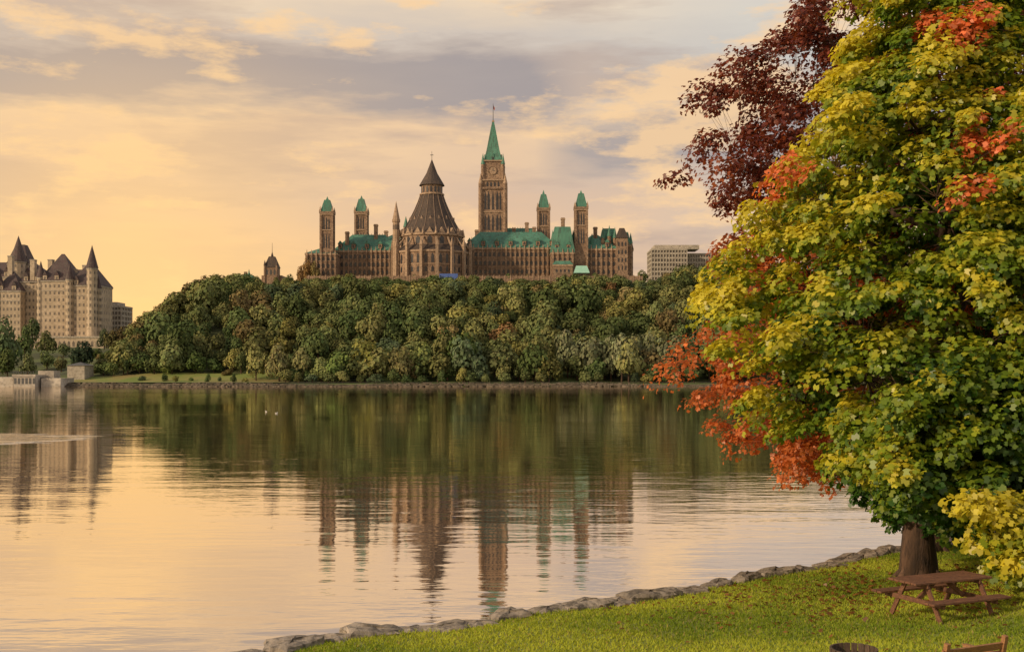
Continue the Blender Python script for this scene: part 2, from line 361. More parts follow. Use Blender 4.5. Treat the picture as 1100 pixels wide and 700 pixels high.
def tree(x,y,z0,r,h,col,jit=0.09):
    t=T[rng.integers(len(T))]; a=rng.uniform(0,6.28); ca,sa=math.cos(a),math.sin(a)
    v=t.copy(); X=v[...,0]*ca-v[...,1]*sa; Y=v[...,0]*sa+v[...,1]*ca
    k=h/1.75
    V=np.stack([X*r*rng.uniform(.8,1.15)+x,Y*r+y,v[...,2]*k+z0],-1)
    TV.append(V.reshape(-1,3))
    tint=rng.uniform(0.65,1.35)
    c0=np.array(col)*0.88+np.mean(col)*0.12
    c=c0[None]*tint*(1+rng.normal(0,jit,(len(t),1)))*(1+rng.normal(0,0.04,(len(t),3)))
    TC.append(np.clip(c,0.005,1))
    trunks.tube([(x,y,z0-1.5),(x+rng.normal(0,.2),y,z0+h*0.35),(x+rng.normal(0,.4),y,z0+h*0.7)],[0.35,0.25,0.1],5)
PAL=np.array([(0.075,0.11,0.037),(0.10,0.135,0.044),(0.13,0.155,0.052),(0.175,0.18,0.058),(0.085,0.12,0.06),(0.27,0.255,0.065),(0.20,0.155,0.06),(0.23,0.13,0.05)])
for yy in np.arange(452,622,7.0):
    for xx in np.arange(-238,330,7.8):
        x=xx+rng.uniform(-3.6,3.6); y=yy+rng.uniform(-3.6,3.6)
        g=float(hfar(x,y))
        if x<-190 and g<4+float(18*sst(460,680,y)): continue
        if x<-92 and y<464: continue
        nz=0.5+0.5*math.sin(x*0.045+1.7*math.sin(y*0.04))*math.cos(y*0.05+x*0.02)
        u=rng.random()*0.6+nz*0.4
        ci=int(min(4,u*5)); q=rng.random()
        if q<0.08: ci=5
        elif q<0.11: ci=6
        elif q<0.116: ci=7
        if x<-110 and q<0.26: ci=6 if q>0.12 else 3
        big=rng.random()
        r=rng.uniform(3.4,6.0) if big<0.72 else rng.uniform(6.5,8.8); h=r*rng.uniform(1.6,2.5)
        pxx=550+x/y*F
        cap=299+2.5*math.sin(pxx*0.047)+1.5*math.sin(pxx*0.13+1)+rng.uniform(-3.5,6)
        if pxx>712: cap=287+rng.uniform(-6,8)
        if pxx<265: cap=295+max(0,(214-pxx))*0.85+rng.uniform(-5,5)
        hm=Z_(cap,y)-g+0.5
        if hm<2.0: continue
        if h>hm: h=hm; r=min(r,max(h*0.85,2.2))
        tree(x,y,g-0.5,r,h,PAL[ci])
def tp(px,py_top,d,wpx,col,jit=0.10):
    x=X_(px,d); g=float(hfar(np.array(x),np.array(d))); ht=Z_(py_top,d)-g
    tree(x,d,g-0.6,wpx/2/F*d,max(ht,2)*1.0,col,jit)
wil=(0.155,0.17,0.085)
for px in range(608,735,15): tp(px+rng.uniform(-4,4),351+rng.uniform(-4,8),454+rng.uniform(-4,6),38,wil)
for px in range(742,900,20): tp(px,360+rng.uniform(-6,12),455,40,PAL[1])
for px,t,w,c in [(250,370,28,(0.28,0.26,0.07)),(275,366,32,(0.22,0.22,0.07)),(300,364,38,(0.19,0.18,0.07)),(325,370,30,(0.17,0.17,0.06)),(185,360,36,(0.17,0.20,0.07)),
      (392,358,38,(0.32,0.32,0.07)),(455,362,38,(0.16,0.19,0.05)),(500,352,44,(0.10,0.15,0.04)),(540,368,44,(0.14,0.16,0.06)),(575,364,40,(0.09,0.13,0.04)),(430,366,34,(0.20,0.19,0.07)),
      (360,372,40,(0.11,0.16,0.04)),(345,380,26,(0.16,0.19,0.06)),(480,383,26,(0.09,0.13,0.04)),(590,373,28,(0.22,0.22,0.06)),(150,376,28,(0.09,0.13,0.04)),(210,374,30,(0.10,0.15,0.04)),(230,382,24,(0.09,0.14,0.04)),
      (137,366,24,(0.08,0.11,0.04)),(402,388,18,(0.22,0.22,0.06)),(245,394,16,(0.19,0.15,0.05)),(180,386,18,(0.17,0.22,0.05)),(330,394,16,(0.09,0.14,0.04)),(166,378,24,(0.12,0.15,0.05)),(122,384,20,(0.10,0.13,0.04))]:
    tp(px,t,448+rng.uniform(-2,6) if px>260 else 465+rng.uniform(-2,6),w,c)
for px in range(270,740,17):
    if rng.random()<0.75: tp(px+rng.uniform(-6,6),397+rng.uniform(-6,4),444,rng.uniform(12,24),PAL[rng.integers(0,6)])
for px in (150,178,190,205,222,238,250,262): tp(px+rng.uniform(-3,3),401+rng.uniform(-4,3),446+rng.uniform(-2,8),rng.uniform(7,14),PAL[rng.integers(0,6)])
for px,t,d,w,c in [(330,271,655,17,(0.22,0.13,0.045)),(338,277,650,16,(0.17,0.13,0.045)),(323,283,645,12,(0.21,0.12,0.045)),
      (6,335,520,44,(0.12,0.165,0.07)),(-14,345,520,40,(0.12,0.165,0.07)),(88,362,480,30,(0.022,0.035,0.02)),(35,338,640,26,(0.11,0.15,0.055)),(50,352,600,24,(0.14,0.16,0.055)),(26,356,560,26,(0.10,0.14,0.045)),
      (68,366,600,20,(0.11,0.14,0.055)),(112,350,640,18,(0.09,0.11,0.05)),(122,352,600,20,(0.13,0.12,0.045)),(132,347,600,22,(0.14,0.11,0.045)),(145,342,590,22,(0.15,0.10,0.045)),(104,372,520,20,(0.09,0.13,0.035)),(118,374,500,24,(0.08,0.11,0.035)),
      (50,374,540,26,(0.16,0.20,0.065)),(66,380,520,18,(0.17,0.16,0.06)),(8,370,500,28,(0.13,0.17,0.05)),(30,376,500,24,(0.14,0.16,0.06)),(135,362,520,28,(0.09,0.12,0.035)),(84,376,540,22,(0.12,0.14,0.05)),
      (220,293,610,24,(0.18,0.12,0.05)),(212,297,600,24,(0.14,0.12,0.045)),(240,293,620,22,(0.15,0.11,0.045)),(735,284,660,30,PAL[1]),(755,282,660,30,PAL[2]),(775,280,650,30,PAL[1]),(790,282,640,30,PAL[0]),
      (378,291,626,10,PAL[2]),(446,292,626,9,PAL[0]),(545,291,626,10,PAL[1]),(566,292,626,9,PAL[3]),(640,290,626,11,PAL[1]),(690,287,630,16,PAL[2]),(310,292,630,16,PAL[1]),(298,295,630,12,PAL[3])]:
    tp(px,t,d,w,c)
for i in range(220):
    x=rng.uniform(-900,900); y=rng.uniform(900,1500); 
    g=float(hfar(np.array(x),np.array(y))); 
    if x>-210 and x<300: continue
    tree(x,y,g-0.5,rng.uniform(7,11),rng.uniform(9,15),PAL[rng.integers(0,5)])
tr=empty('hillside_trees')
np_mesh('foliage',np.concatenate(TV),4,M['dleaf'],np.concatenate(TC),tr)
trunks.obj('trunks',M['bark'],tr)

# ---------------- Parliament ----------------
G0=49.0
par=empty('parliament_building')
st,sl,cu,sla,gl,rib=MB(),MB(),MB(),MB(),MB(),MB(); met=MB()
def wins(x0,x1,yf,z0,z1,cols,rows,w,h,arch=True,nrm=(0,-1,0)):
    for r in range(rows):
        for c in range(cols):
            gl.win((x0+(x1-x0)*(c+0.5)/cols,yf,z0+(z1-z0)*(r+0.5)/rows),nrm,w*(1 if r else .8),h,arch)
def wing(px0,px1,d,dep,pe,pr,cols,rows,roof=None,dorm=0,ix=None,butt=True,roofkind='hip'):
    roof=roof or cu
    x0,x1=X_(px0,d),X_(px1,d); ze,zr=Z_(pe,d),Z_(pr,d)
    st.box(x0,x1,d,d+dep,G0-8,ze)
    sl.box(x0-0.3,x1+0.3,d-0.35,d+dep+0.3,ze-1.0,ze-0.02)
    zb=Z_(297,d)
    for k in range(1,3): sl.box(x0-0.12,x1+0.12,d-0.15,d,zb+(ze-zb)*k/3-0.2,zb+(ze-zb)*k/3+0.15)
    wins(x0+1,x1-1,d,zb+0.5,ze-1.3,cols,rows,1.5,2.6)
    if butt:
        for c in range(cols+1):
            xc=x0+1+(x1-x0-2)*c/cols; st.box(xc-0.45,xc+0.45,d-0.8,d,G0-6,ze-1.2); sl.pyr(xc,d-0.5,0.5,ze-1.2,ze+2.2)
    if roofkind=='hip': roof.hip(x0,x1,d,d+dep,ze,zr,ix)
    else: roof.man(x0,x1,d,d+dep,ze,zr,0.16)
    for i in range(dorm):
        xc=x0+(x1-x0)*(i+0.5)/dorm; zc=ze+(zr-ze)*0.12
        st.box(xc-1.1,xc+1.1,d+0.1,d+3.5,zc,zc+2.6); gl.win((xc,d+0.1,zc+1.3),(0,-1,0),1.1,1.7)
        roof.add([(xc-1.4,d-0.1,zc+2.6),(xc+1.4,d-0.1,zc+2.6),(xc,d-0.1,zc+4.6),(xc-1.4,d+5,zc+2.6),(xc+1.4,d+5,zc+2.6),(xc,d+5,zc+4.6)],[(0,1,2),(5,4,3),(0,2,5,3),(1,4,5,2),(0,3,4,1)])
    if roofkind=='hip' and zr-ze>4:
        yy=d+dep/2; i0=(dep/2 if ix is None else ix)
        n=int((x1-x0-2*i0)/1.6)
        for i in range(max(n,0)): met.box(x0+i0+i*1.6,x0+i0+i*1.6+0.25,yy-0.1,yy+0.1,zr,zr+0.7)
def vtower(px,d,wpx,ps,pt,pf):
    xc=X_(px,d); yc=d+4; h=wpx/2/F*d; zs,zt=Z_(ps,d),Z_(pt,d)
    st.box(xc-h*0.86,xc+h*0.86,yc-h*0.86,yc+h*0.86,G0-8,zs-2.2)
    for sx in(-1,1):
        for sy in (-1,1):
            st.box(xc+sx*h*0.88-h*0.16,xc+sx*h*0.88+h*0.16,yc+sy*h*0.88-h*0.16,yc+sy*h*0.88+h*0.16,G0-8,zs-2.0)
            sl.pyr(xc+sx*h*0.95,yc+sy*h*0.95,h*0.17,zs+0.0,zs+3.2)
    sl.box(xc-h*1.04,xc+h*1.04,yc-h*1.04,yc+h*1.04,zs-2.0,zs-1.2); st.box(xc-h*1.1,xc+h*1.1,yc-h*1.1,yc+h*1.1,zs-1.2,zs)
    sl.box(xc-h*0.98,xc+h*0.98,yc-h*0.98,yc+h*0.98,Z_(ps+20,d)-0.3,Z_(ps+20,d)+0.3)
    for nr in ((0,-1,0),(1,0,0),(-1,0,0)):
        for o in (-0.38,0,0.38):
            u=Vector((-nr[1],nr[0],0)); c=Vector((xc,yc,0))+Vector(nr)*h*0.86+u*h*o
            for a_,b_ in ((zs-10.5,zs-3),(zs-21,zs-12.5)):
                c.z=(a_+b_)/2; gl.win(c,nr,h*0.2,b_-a_)
    cu.fr(xc-h*0.95,xc+h*0.95,yc-h*0.95,yc+h*0.95,zs,xc-h*0.42,xc+h*0.42,yc-h*0.42,yc+h*0.42,zt)
    cu.pyr(xc,yc,h*0.22,zt,Z_(pf,d))
wing(358,430,668,20,269,250,14,3,dorm=5)
wing(497,600,664,20,266,247,20,3,dorm=7)
wing(328,362,655,24,272,263,6,3,dorm=0)
wing(400,500,690,24,262,249,16,2)
wing(505,590,700,20,258,243,14,1)
wing(592,617,649,15,271,243,4,2,roofkind='man',dorm=2)
wing(594,615,646,3,284,280,4,1,roofkind='hip',butt=False)
wing(617,664,655,22,267,250,8,3,dorm=2)
wing(600,640,690,30,262,248,6,2)
wing(645,663,662,12,263,245,3,3,roofkind='man')
wing(664,677,658,12,263,249,3,4,roofkind='man',roof=cu)
wing(674,680,664,10,268,260,1,3,roofkind='man',roof=sla,butt=False)
for px,pt in ((648,243),(661,243),(665,247),(678,249),(655,241),(671,245),(636,250),(594,246),(616,246)):
    xx=X_(px,656); st.cyl(xx,659,1.1,1.0,G0,Z_(pt+12,656),8); cu.cyl(xx,659,1.3,0,Z_(pt+12,656),Z_(pt,656),8)
xx=X_(668,654); st.box(xx-3.2,xx+3.2,652,658,G0,Z_(256,654)); sla.man(xx-3.2,xx+3.2,652,658,Z_(256,654),Z_(245,654),0.3)
wins(xx-3,xx+3,652,Z_(292,654),Z_(258,654),3,4,0.9,2.6)
tl=MB(); xx=X_(625,640); tl.fr(xx-4.5,xx+4.5,640,648,Z_(293,640),xx-3,xx+3,642,646,Z_(285,640)); tl.obj('entrance_canopy',M['teal'],par)
bt=MB(); xx=X_(482,622); bt.fr(xx-5,xx+5,620,623,G0+1,xx-5,xx+5,621,622,Z_(294,622)); bt.obj('blue_hoarding',M['blue'],par)
st.box(X_(330,626),X_(690,626),624,625,G0-3,Z_(296.5,625)); 
for i in range(60): sl.box(X_(332+i*6,626),X_(332+i*6,626)+.5,623.8,625.2,G0-3,Z_(295.6,625))
vtower(350.5,655,14,227,214,210); vtower(387.5,690,13.5,227,213,209)
vtower(584,695,13.5,223,208,203); vtower(624.5,652,14,222,207,203)
for px,pt,pb,d in ((403,240,266,672),(566,238,262,690),(574,243,262,690),(605,233,248,654),(372,248,268,668),(552,244,256,700),(432,246,262,690),(640,243,262,660),(512,246,262,680),(414,247,262,690)):
    xx=X_(px,d); st.box(xx-1.1,xx+1.1,d+3,d+5,Z_(pb+8,d),Z_(pt,d)); sl.box(xx-1.35,xx+1.35,d+2.75,d+5.25,Z_(pt+2,d),Z_(pt+0.8,d))
xx=X_(425,642); sl.cyl(xx,645,2.0,1.9,G0,Z_(236,642),10); sl.cyl(xx,645,2.3,2.3,Z_(238,642),Z_(235,642),10); sl.cyl(xx,645,2.1,0,Z_(235,642),Z_(215,642),10)
for k in range(10):
    a=2*math.pi*(k+.5)/10; gl.win((xx+1.85*math.cos(a),645+1.85*math.sin(a),Z_(243,642)),(math.cos(a),math.sin(a),0),0.6,3)
xx=X_(436,660); sl.cyl(xx,660,1.4,1.3,G0,Z_(244,660),8); cu.cyl(xx,660,1.6,0,Z_(244,660),Z_(232,660),8)
# Library rotunda
lx,ly=X_(463,645),652; k=645/F
def zl(p): return Z_(p,645)
st.cyl(lx,ly,40*k,40*k,G0-8,zl(271),32); sl.cyl(lx,ly,41*k,41*k,zl(272.5),zl(270.5),32); sl.cyl(lx,ly,40.4*k,40.4*k,zl(286),zl(285),32)
sla.cyl(lx,ly,40.5*k,33*k,zl(270.5),zl(264),32)
st.cyl(lx,ly,33*k,33*k,zl(270),zl(253),32); sl.cyl(lx,ly,34.5*k,34.5*k,zl(254),zl(252),32)
prof=[(252,34.5),(246,30.2),(239,26.2),(231,22),(223,18.2),(215,14.8),(207,12)]
for (p0,r0),(p1,r1) in zip(prof[:-1],prof[1:]): sla.cyl(lx,ly,r0*k,r1*k,zl(p0),zl(p1),32)
for i in range(16):
    a=2*math.pi*(i+0.5)/16; ca,sa=math.cos(a),math.sin(a)
    pts=[(lx+(r+0.3)*k*ca,ly+(r+0.3)*k*sa,zl(p)) for p,r in prof]; rib.tube(pts,[0.2]*len(pts),4)
    bx,by=lx+43*k*ca,ly+43*k*sa; sl.cyl(bx,by,1.25,0.95,G0-6,zl(266),4,a+math.pi/4); sl.cyl(bx,by,1.2,0,zl(266),zl(256),4,a+math.pi/4)
    sl.tube([(lx+42*k*ca,ly+42*k*sa,zl(268)),(lx+37*k*ca,ly+37*k*sa,zl(261)),(lx+33.5*k*ca,ly+33.5*k*sa,zl(256))],[0.6,0.5,0.5],4)
    sl.cyl(lx+34.8*k*ca,ly+34.8*k*sa,0.9,0,zl(253),zl(245),4,a)
    a2=2*math.pi*i/16; c2,s2=math.cos(a2),math.sin(a2)
    gl.win((lx+32.9*k*c2,ly+32.9*k*s2,zl(259)),(c2,s2,0),2.6,4.6)
    for da in (-0.09,0.09):
        c3,s3=math.cos(a2+da),math.sin(a2+da)
        gl.win((lx+39.8*k*c3,ly+39.8*k*s3,zl(279)),(c3,s3,0),1.6,5.5); gl.win((lx+39.8*k*c3,ly+39.8*k*s3,zl(290.5)),(c3,s3,0),1.5,3.2)
    u=Vector((-s2,c2,0)); n_=Vector((c2,s2,0)); b=Vector((lx,ly,zl(253)))+n_*34*k
    q=[b-u*2.2,b+u*2.2,b+Vector((0,0,3.8)),b-u*2.2-n_*3.5,b+u*2.2-n_*3.5,b+Vector((0,0,3.8))-n_*5]
    sl.add(q,[(0,1,2),(5,4,3),(0,2,5,3),(1,4,5,2),(0,3,4,1)])
    gl.win((lx+11.4*k*c2,ly+11.4*k*s2,zl(202)),(c2,s2,0),1.1,3.8)
    b2_=Vector((lx,ly,zl(236)))+n_*24.6*k
    q=[b2_-u*0.8,b2_+u*0.8,b2_+Vector((0,0,2)),b2_-u*.8-n_*2,b2_+u*.8-n_*2,b2_+Vector((0,0,2))-n_*3]
    rib.add(q,[(0,1,2),(5,4,3),(0,2,5,3),(1,4,5,2),(0,3,4,1)])
st.cyl(lx,ly,11.5*k,11.5*k,zl(208),zl(197),16); sl.cyl(lx,ly,13.5*k,13.5*k,zl(208),zl(206.5),16)
sla.cyl(lx,ly,14*k,6*k,zl(197.5),zl(184),16); sla.cyl(lx,ly,6*k,0.15,zl(184),zl(169),16); met.cyl(lx,ly,0.15,0.1,zl(170),zl(160),6)
met.box(lx-0.9,lx+0.9,ly-.1,ly+.1,zl(164.5),zl(163.8))
# Peace Tower
tx,td=X_(529.5,700),700; k=td/F; ty=td+8
def zt(p): return Z_(p,td)
def sq(b,r,z0,z1): b.box(tx-r*k,tx+r*k,ty-r*k,ty+r*k,z0,z1)
sq(st,13.2,G0-8,zt(202)); sq(st,14.6,zt(203),zt(201)); sq(sl,13.8,zt(228),zt(227)); sq(sl,13.8,zt(250),zt(249))
sq(st,12.6,zt(201),zt(194)); sq(sl,13.8,zt(194),zt(192.5))
sq(st,10.8,zt(192.5),zt(173)); sq(sl,12.0,zt(173),zt(171.5))
for sx in (-1,1):
    for sy in (-1,1):
        cx,cy=tx+sx*13.2*k,ty+sy*13.2*k
        st.cyl(cx,cy,2.6*k,2.4*k,G0-6,zt(197),8); sl.cyl(cx,cy,2.5*k,0,zt(197),zt(186),8)
        cx,cy=tx+sx*10.8*k,ty+sy*10.8*k
        st.cyl(cx,cy,2.2*k,2*k,zt(193),zt(176),8); cu.cyl(cx,cy,2.3*k,0,zt(176),zt(164),8)
for nr in ((0,-1,0),(1,0,0),(-1,0,0),(0,1,0)):
    n_=Vector(nr); u=Vector((-n_.y,n_.x,0)); c0=Vector((tx,ty,0))
    for o in (-8,-4.7,0,4.7,8):
        w_=1.15 if abs(o)!=4.7 else 1.5
        for a_,b_ in ((225,205),(247,230)):
            c=c0+n_*13.2*k+u*o*k; c.z=zt((a_+b_)/2); gl.win(c,nr,w_,(a_-b_)*k)
    for o in (-6,-2,2,6):
        c=c0+n_*12.6*k+u*o*k; c.z=zt(197.5); gl.win(c,nr,1.2,5.2*k)
    c=c0+n_*(10.8*k+0.25); c.z=zt(183)
    ring=[];R=3.9*k; rim=[]
    for i in range(20):
        a=2*math.pi*i/20; ring.append(c+u*R*math.cos(a)+Vector((0,0,R*math.sin(a)))); rim.append(c-n_*0.4+u*R*1.25*math.cos(a)+Vector((0,0,R*1.25*math.sin(a))))
    gl.add(rim+[q+(q-c)*0.22 for q in ring],[(i,(i+1)%20,20+(i+1)%20,20+i) for i in range(20)])
    sl.add([p+n_*0.1 for p in ring],[tuple(range(20))])
    met.add([c+n_*0.2+u*(-.15),c+n_*0.2+u*.15,c+n_*0.2+u*.15+Vector((0,0,R*.85)),c+n_*0.2-u*.15+Vector((0,0,R*.85))],[(0,1,2,3)])
    met.add([c+n_*0.23+Vector((0,0,-.15)),c+n_*0.23+Vector((0,0,.15)),c+n_*0.23+u*R*.6+Vector((0,0,.15)),c+n_*0.23+u*R*.6-Vector((0,0,.15))],[(0,1,2,3)])
    b=c0+n_*9.6*k; b.z=zt(171.5)
    q=[b-u*2.6*k,b+u*2.6*k,b+Vector((0,0,8*k)),b-u*2.6*k-n_*4*k,b+u*2.6*k-n_*4*k,b+Vector((0,0,8*k))-n_*5*k]
    cu.add(q,[(0,1,2),(5,4,3),(0,2,5,3),(1,4,5,2),(0,3,4,1)])
    c=b.copy(); c.z=zt(169.2); gl.win(c,nr,1.0,2.0)
sp_prof=[(171.5,9.8),(160,7.0),(148,4.8),(136,2.6),(128,1.0)]
for (p0,r0),(p1,r1) in zip(sp_prof[:-1],sp_prof[1:]): cu.fr(tx-r0*k,tx+r0*k,ty-r0*k,ty+r0*k,zt(p0),tx-r1*k,tx+r1*k,ty-r1*k,ty+r1*k,zt(p1))
sq(sl,1.3,zt(128.3),zt(126.5)); met.cyl(tx,ty,0.22,0.12,zt(127),zt(108),6)
st.obj('stone_walls',M['stone'],par); sl.obj('dressed_stone_trim',M['stone_l'],par); cu.obj('copper_roofs',M['copper'],par); sla.obj('slate_roofs',M['slate'],par); rib.obj('roof_ribs',M['rib'],par); gl.obj('windows',M['glass'],par); met.obj('ironwork',M['metal'],par)
fl=MB()
V=[];n=8
for i in range(n+1):
    a=i/n; V+= [(tx+0.2+a*0.9,ty+0.3*math.sin(a*5),zt(110)-a*1.8),(tx+0.2+a*0.6,ty+0.3*math.sin(a*5+0.4),zt(110)-2.2-a*1.3)]
fl.add(V,[(2*i,2*i+2,2*i+3,2*i+1) for i in range(n)]); fl.obj('flag',M['red'],par)

# ---------------- Chateau hotel ----------------
ch=empty('chateau_hotel'); w,r,g2,tr2=MB(),MB(),MB(),MB()
def cb(px0,px1,d,dep,pt,cols,rows,pb=392,roof=None,kind='hip'):
    x0,x1=X_(px0,d),X_(px1,d); z0,z1=Z_(pb,d),Z_(pt,d); w.box(x0,x1,d,d+dep,z0-10,z1)
    tr2.box(x0-.4,x1+.4,d-.4,d+dep+.4,z1-1.0,z1-0.02); tr2.box(x0-.2,x1+.2,d-.2,d,z1-7.2,z1-6.7); tr2.box(x0-.2,x1+.2,d-.2,d,z0+14,z0+14.6)
    for i in range(rows):
        for c in range(cols):
            zc=z0+(z1-z0-1.5)*(i+.5)/rows
            g2.win((x0+(x1-x0)*(c+.5)/cols,d,zc),(0,-1,0),1.1,1.9,False)
        nc=max(2,int(dep/4.2))
        for c in range(nc): g2.win((x1,d+dep*(c+.5)/nc,z0+(z1-z0-1.5)*(i+.5)/rows),(1,0,0),1.1,1.9,False)
    if roof:
        zr=Z_(roof,d)
        if kind=='hip': r.hip(x0,x1,d,d+dep,z1,zr,None,0.6)
        else: r.man(x0,x1,d,d+dep,z1,zr,0.3,0.6)
        nd=max(1,int((x1-x0)/7))
        for i in range(nd):
            xc=x0+(x1-x0)*(i+.5)/nd; w.box(xc-1.3,xc+1.3,d-0.2,d+4,z1,z1+3.2); g2.win((xc,d-0.2,z1+1.6),(0,-1,0),1.2,1.8,False)
            r.add([(xc-1.6,d-0.4,z1+3.2),(xc+1.6,d-0.4,z1+3.2),(xc,d-0.4,z1+6.4),(xc-1.6,d+6,z1+3.2),(xc+1.6,d+6,z1+3.2),(xc,d+6,z1+6.4)],[(0,1,2),(5,4,3),(0,2,5,3),(1,4,5,2),(0,3,4,1)])
cb(-70,48,790,24,297,24,13,392,280)
cb(-6,22,762,20,312,7,11,392,290)
cb(8,30,796,14,283,5,14,392,262,'man')
cb(22,46,770,20,302,6,12,392,286)
cb(42,80,760,22,301,8,12,392,271)
cb(74,106,752,26,306,7,11,392,278)
cb(48,100,775,22,308,10,11,392,288)
for px,d,rp,ps,pt,pb in ((20,790,7.5,281,253,330),(99,748,5.5,288,263,392),(75,752,4,300,283,392),(44,762,4,298,280,392),(106,752,3,310,296,392),(-2,764,5,305,284,392)):
    xx=X_(px,d); kk=d/F; w.cyl(xx,d,rp*kk,rp*kk,Z_(pb,d)-10,Z_(ps,d),14); tr2.cyl(xx,d,rp*1.1*kk,rp*1.1*kk,Z_(ps+1.5,d),Z_(ps,d),14); r.cyl(xx,d,rp*1.2*kk,0,Z_(ps,d),Z_(pt,d),14)
    for i in range(9):
        for a in (-2.4,-1.57,-0.7,0):
            zc=Z_(ps+5+i*7.0,d)
            if zc>Z_(pb,d): g2.win((xx+rp*kk*.98*math.cos(a),d+rp*kk*.98*math.sin(a),zc),(math.cos(a),math.sin(a),0),1.0,2.0,False)
for px,pt in ((55,280),(70,284),(36,280),(92,286),(12,276),(80,290)):
    xx=X_(px,772); w.box(xx-1.5,xx+1.5,770,774,Z_(305,772),Z_(pt,772)); tr2.box(xx-1.7,xx+1.7,769.8,774.2,Z_(pt,772),Z_(pt-1.2,772))
w.box(X_(20,735),X_(112,735),735,752,0,Z_(362,735)); tr2.box(X_(20,735)-.3,X_(112,735)+.3,734.6,735,Z_(363,735),Z_(361,735))
for i in range(18): g2.win((X_(24+i*5,735),735,Z_(369,735)),(0,-1,0),1.5,4,True)
w.obj('walls',M['lime'],ch); r.obj('roofs',M['chroof'],ch); g2.obj('windows',M['hglass'],ch); tr2.obj('trim',M['conc'],ch)
def office(name,px0,px1,d,dep,pt,cols,rows,z0,fh=3.8,pent=None):
    e=empty(name); a,b=MB(),MB(); x0,x1=X_(px0,d),X_(px1,d); z1=Z_(pt,d)
    b.box(x0+.5,x1-.5,d+.5,d+dep-.5,z0,z1-1)
    k=0; z=z1
    a.box(x0-.2,x1+.2,d-.2,d+dep+.2,z1-1.4,z1)
    while z>z0 and k<rows:
        z-=fh; a.box(x0,x1,d,d+dep,z-0.9,z+0.5) ; k+=1
    a.box(x0,x1,d+.1,d+dep-.1,z0-10,z)
    for c in range(cols+1):
        xc=x0+(x1-x0)*c/cols; a.box(xc-.35,xc+.35,d-.1,d+0.4,z0,z1-.1)
    for c in range(5):
        yc=min(d+dep*c/4,d+dep-.7); a.box(x1-.4,x1+.1,yc,yc+.7,z0,z1-.1); a.box(x0-.1,x0+.4,yc,yc+.7,z0,z1-.1)
    if pent: a.box(X_(pent[0],d),X_(pent[1],d),d+4,d+dep-4,z1,Z_(pent[2],d))
    a.obj('frame',M['conc'],e); b.obj('glazing',M['hglass'],e)
office('office_building',700,738,900,30,267,12,9,40,3.6,(704,752,262.5))
office('office_building',738,778,910,30,272,14,8,40,3.6)
office('office_building',106,130,830,25,328,7,8,10,3.6,(110,124,324))
office('office_building',112,128,860,25,340,6,8,10,3.6)
e=empty('clock_tower'); a,b,c_=MB(),MB(),MB(); d=820; xx=X_(291,d); q=d/F
a.box(xx-7*q,xx+7*q,d,d+14*q,20,Z_(287,d)); b.man(xx-7*q,xx+7*q,d,d+14*q,Z_(287,d),Z_(275,d),0.28)
for s1 in (-1,1):
    a.cyl(xx+s1*6.5*q,d,1.2*q,1.2*q,20,Z_(285,d),8); b.cyl(xx+s1*6.5*q,d,1.5*q,0,Z_(285,d),Z_(279,d),8)
a.box(xx-12*q,xx+10*q,d+6,d+25,20,Z_(295,d)); b.cyl(xx,d+7*q,1.6*q,0,Z_(275,d),Z_(269,d),8); c_.cyl(xx,d+7*q,.2,.1,Z_(270,d),Z_(260,d),5)
for i in range(3): c_.win((xx-4*q+4*q*i,d,Z_(292,d)),(0,-1,0),1.4,4)
a.obj('walls',M['stone'],e); b.obj('roof',M['slate'],e); c_.obj('windows_and_mast',M['metal'],e)
e=empty('stone_house'); a,b,c_=MB(),MB(),MB(); d=780; x0,x1=X_(252,d),X_(276,d)
a.box(x0,x1,d,d+14,20,Z_(299,d)); b.hip(x0,x1,d,d+14,Z_(299,d),Z_(293,d)); a.box(x0+5,x0+7,d+6,d+8,Z_(297,d),Z_(291,d))
for i in range(5): c_.win((x0+1.5+i*2.9,d,Z_(302,d)),(0,-1,0),1.2,2)
b.cyl(x0+9,d+4,1.2,0,Z_(297,d),Z_(288,d),8)
a.obj('walls',M['stone'],e); b.obj('roof',M['copper'],e); c_.obj('windows',M['glass'],e)
# canal lock walls
e=empty('canal_lock'); a,b=MB(),MB()
d=424
a.box(X_(-60,d),X_(14,d),d,d+26,-3,Z_(405,d)); a.box(X_(17,d),X_(40,d),d-2,d+22,-3,Z_(402.5,d)); a.box(X_(43,d),X_(64,d),d+1,d+14,-3,Z_(406,d))
a.box(X_(16,d),X_(41,d),d-2.4,d-2,Z_(404,d),Z_(402,d))
a.box(X_(40,d)-3,X_(40,d)+3,d+8,d+14,1,Z_(398,d)); a.box(X_(34,d),X_(54,d),d+34,d+44,1,Z_(392,d))
b.hip(X_(34,d),X_(54,d),d+34,d+44,Z_(392,d),Z_(388,d))
for i in range(9): b.box(X_(17+i*2.6,d),X_(17+i*2.6,d)+.15,d-1.8,d-1.65,Z_(402,d),Z_(399,d))
b.box(X_(17,d),X_(39,d),d-1.8,d-1.7,Z_(399.2,d),Z_(398.8,d))
for i in range(6): b.win((X_(19+i*4,d),d-2,Z_(409,d)),(0,-1,0),0.9,2.2,False)
b.box(X_(14,d)-.3,X_(17,d)+.3,d+3,d+4,-2,Z_(405,d)); b.box(X_(40,d)-.3,X_(43,d)+.3,d+3,d+4,-2,Z_(405,d))
a.obj('stone_walls',M['conc'],e); b.obj('gates_and_railings',M['metal'],e)

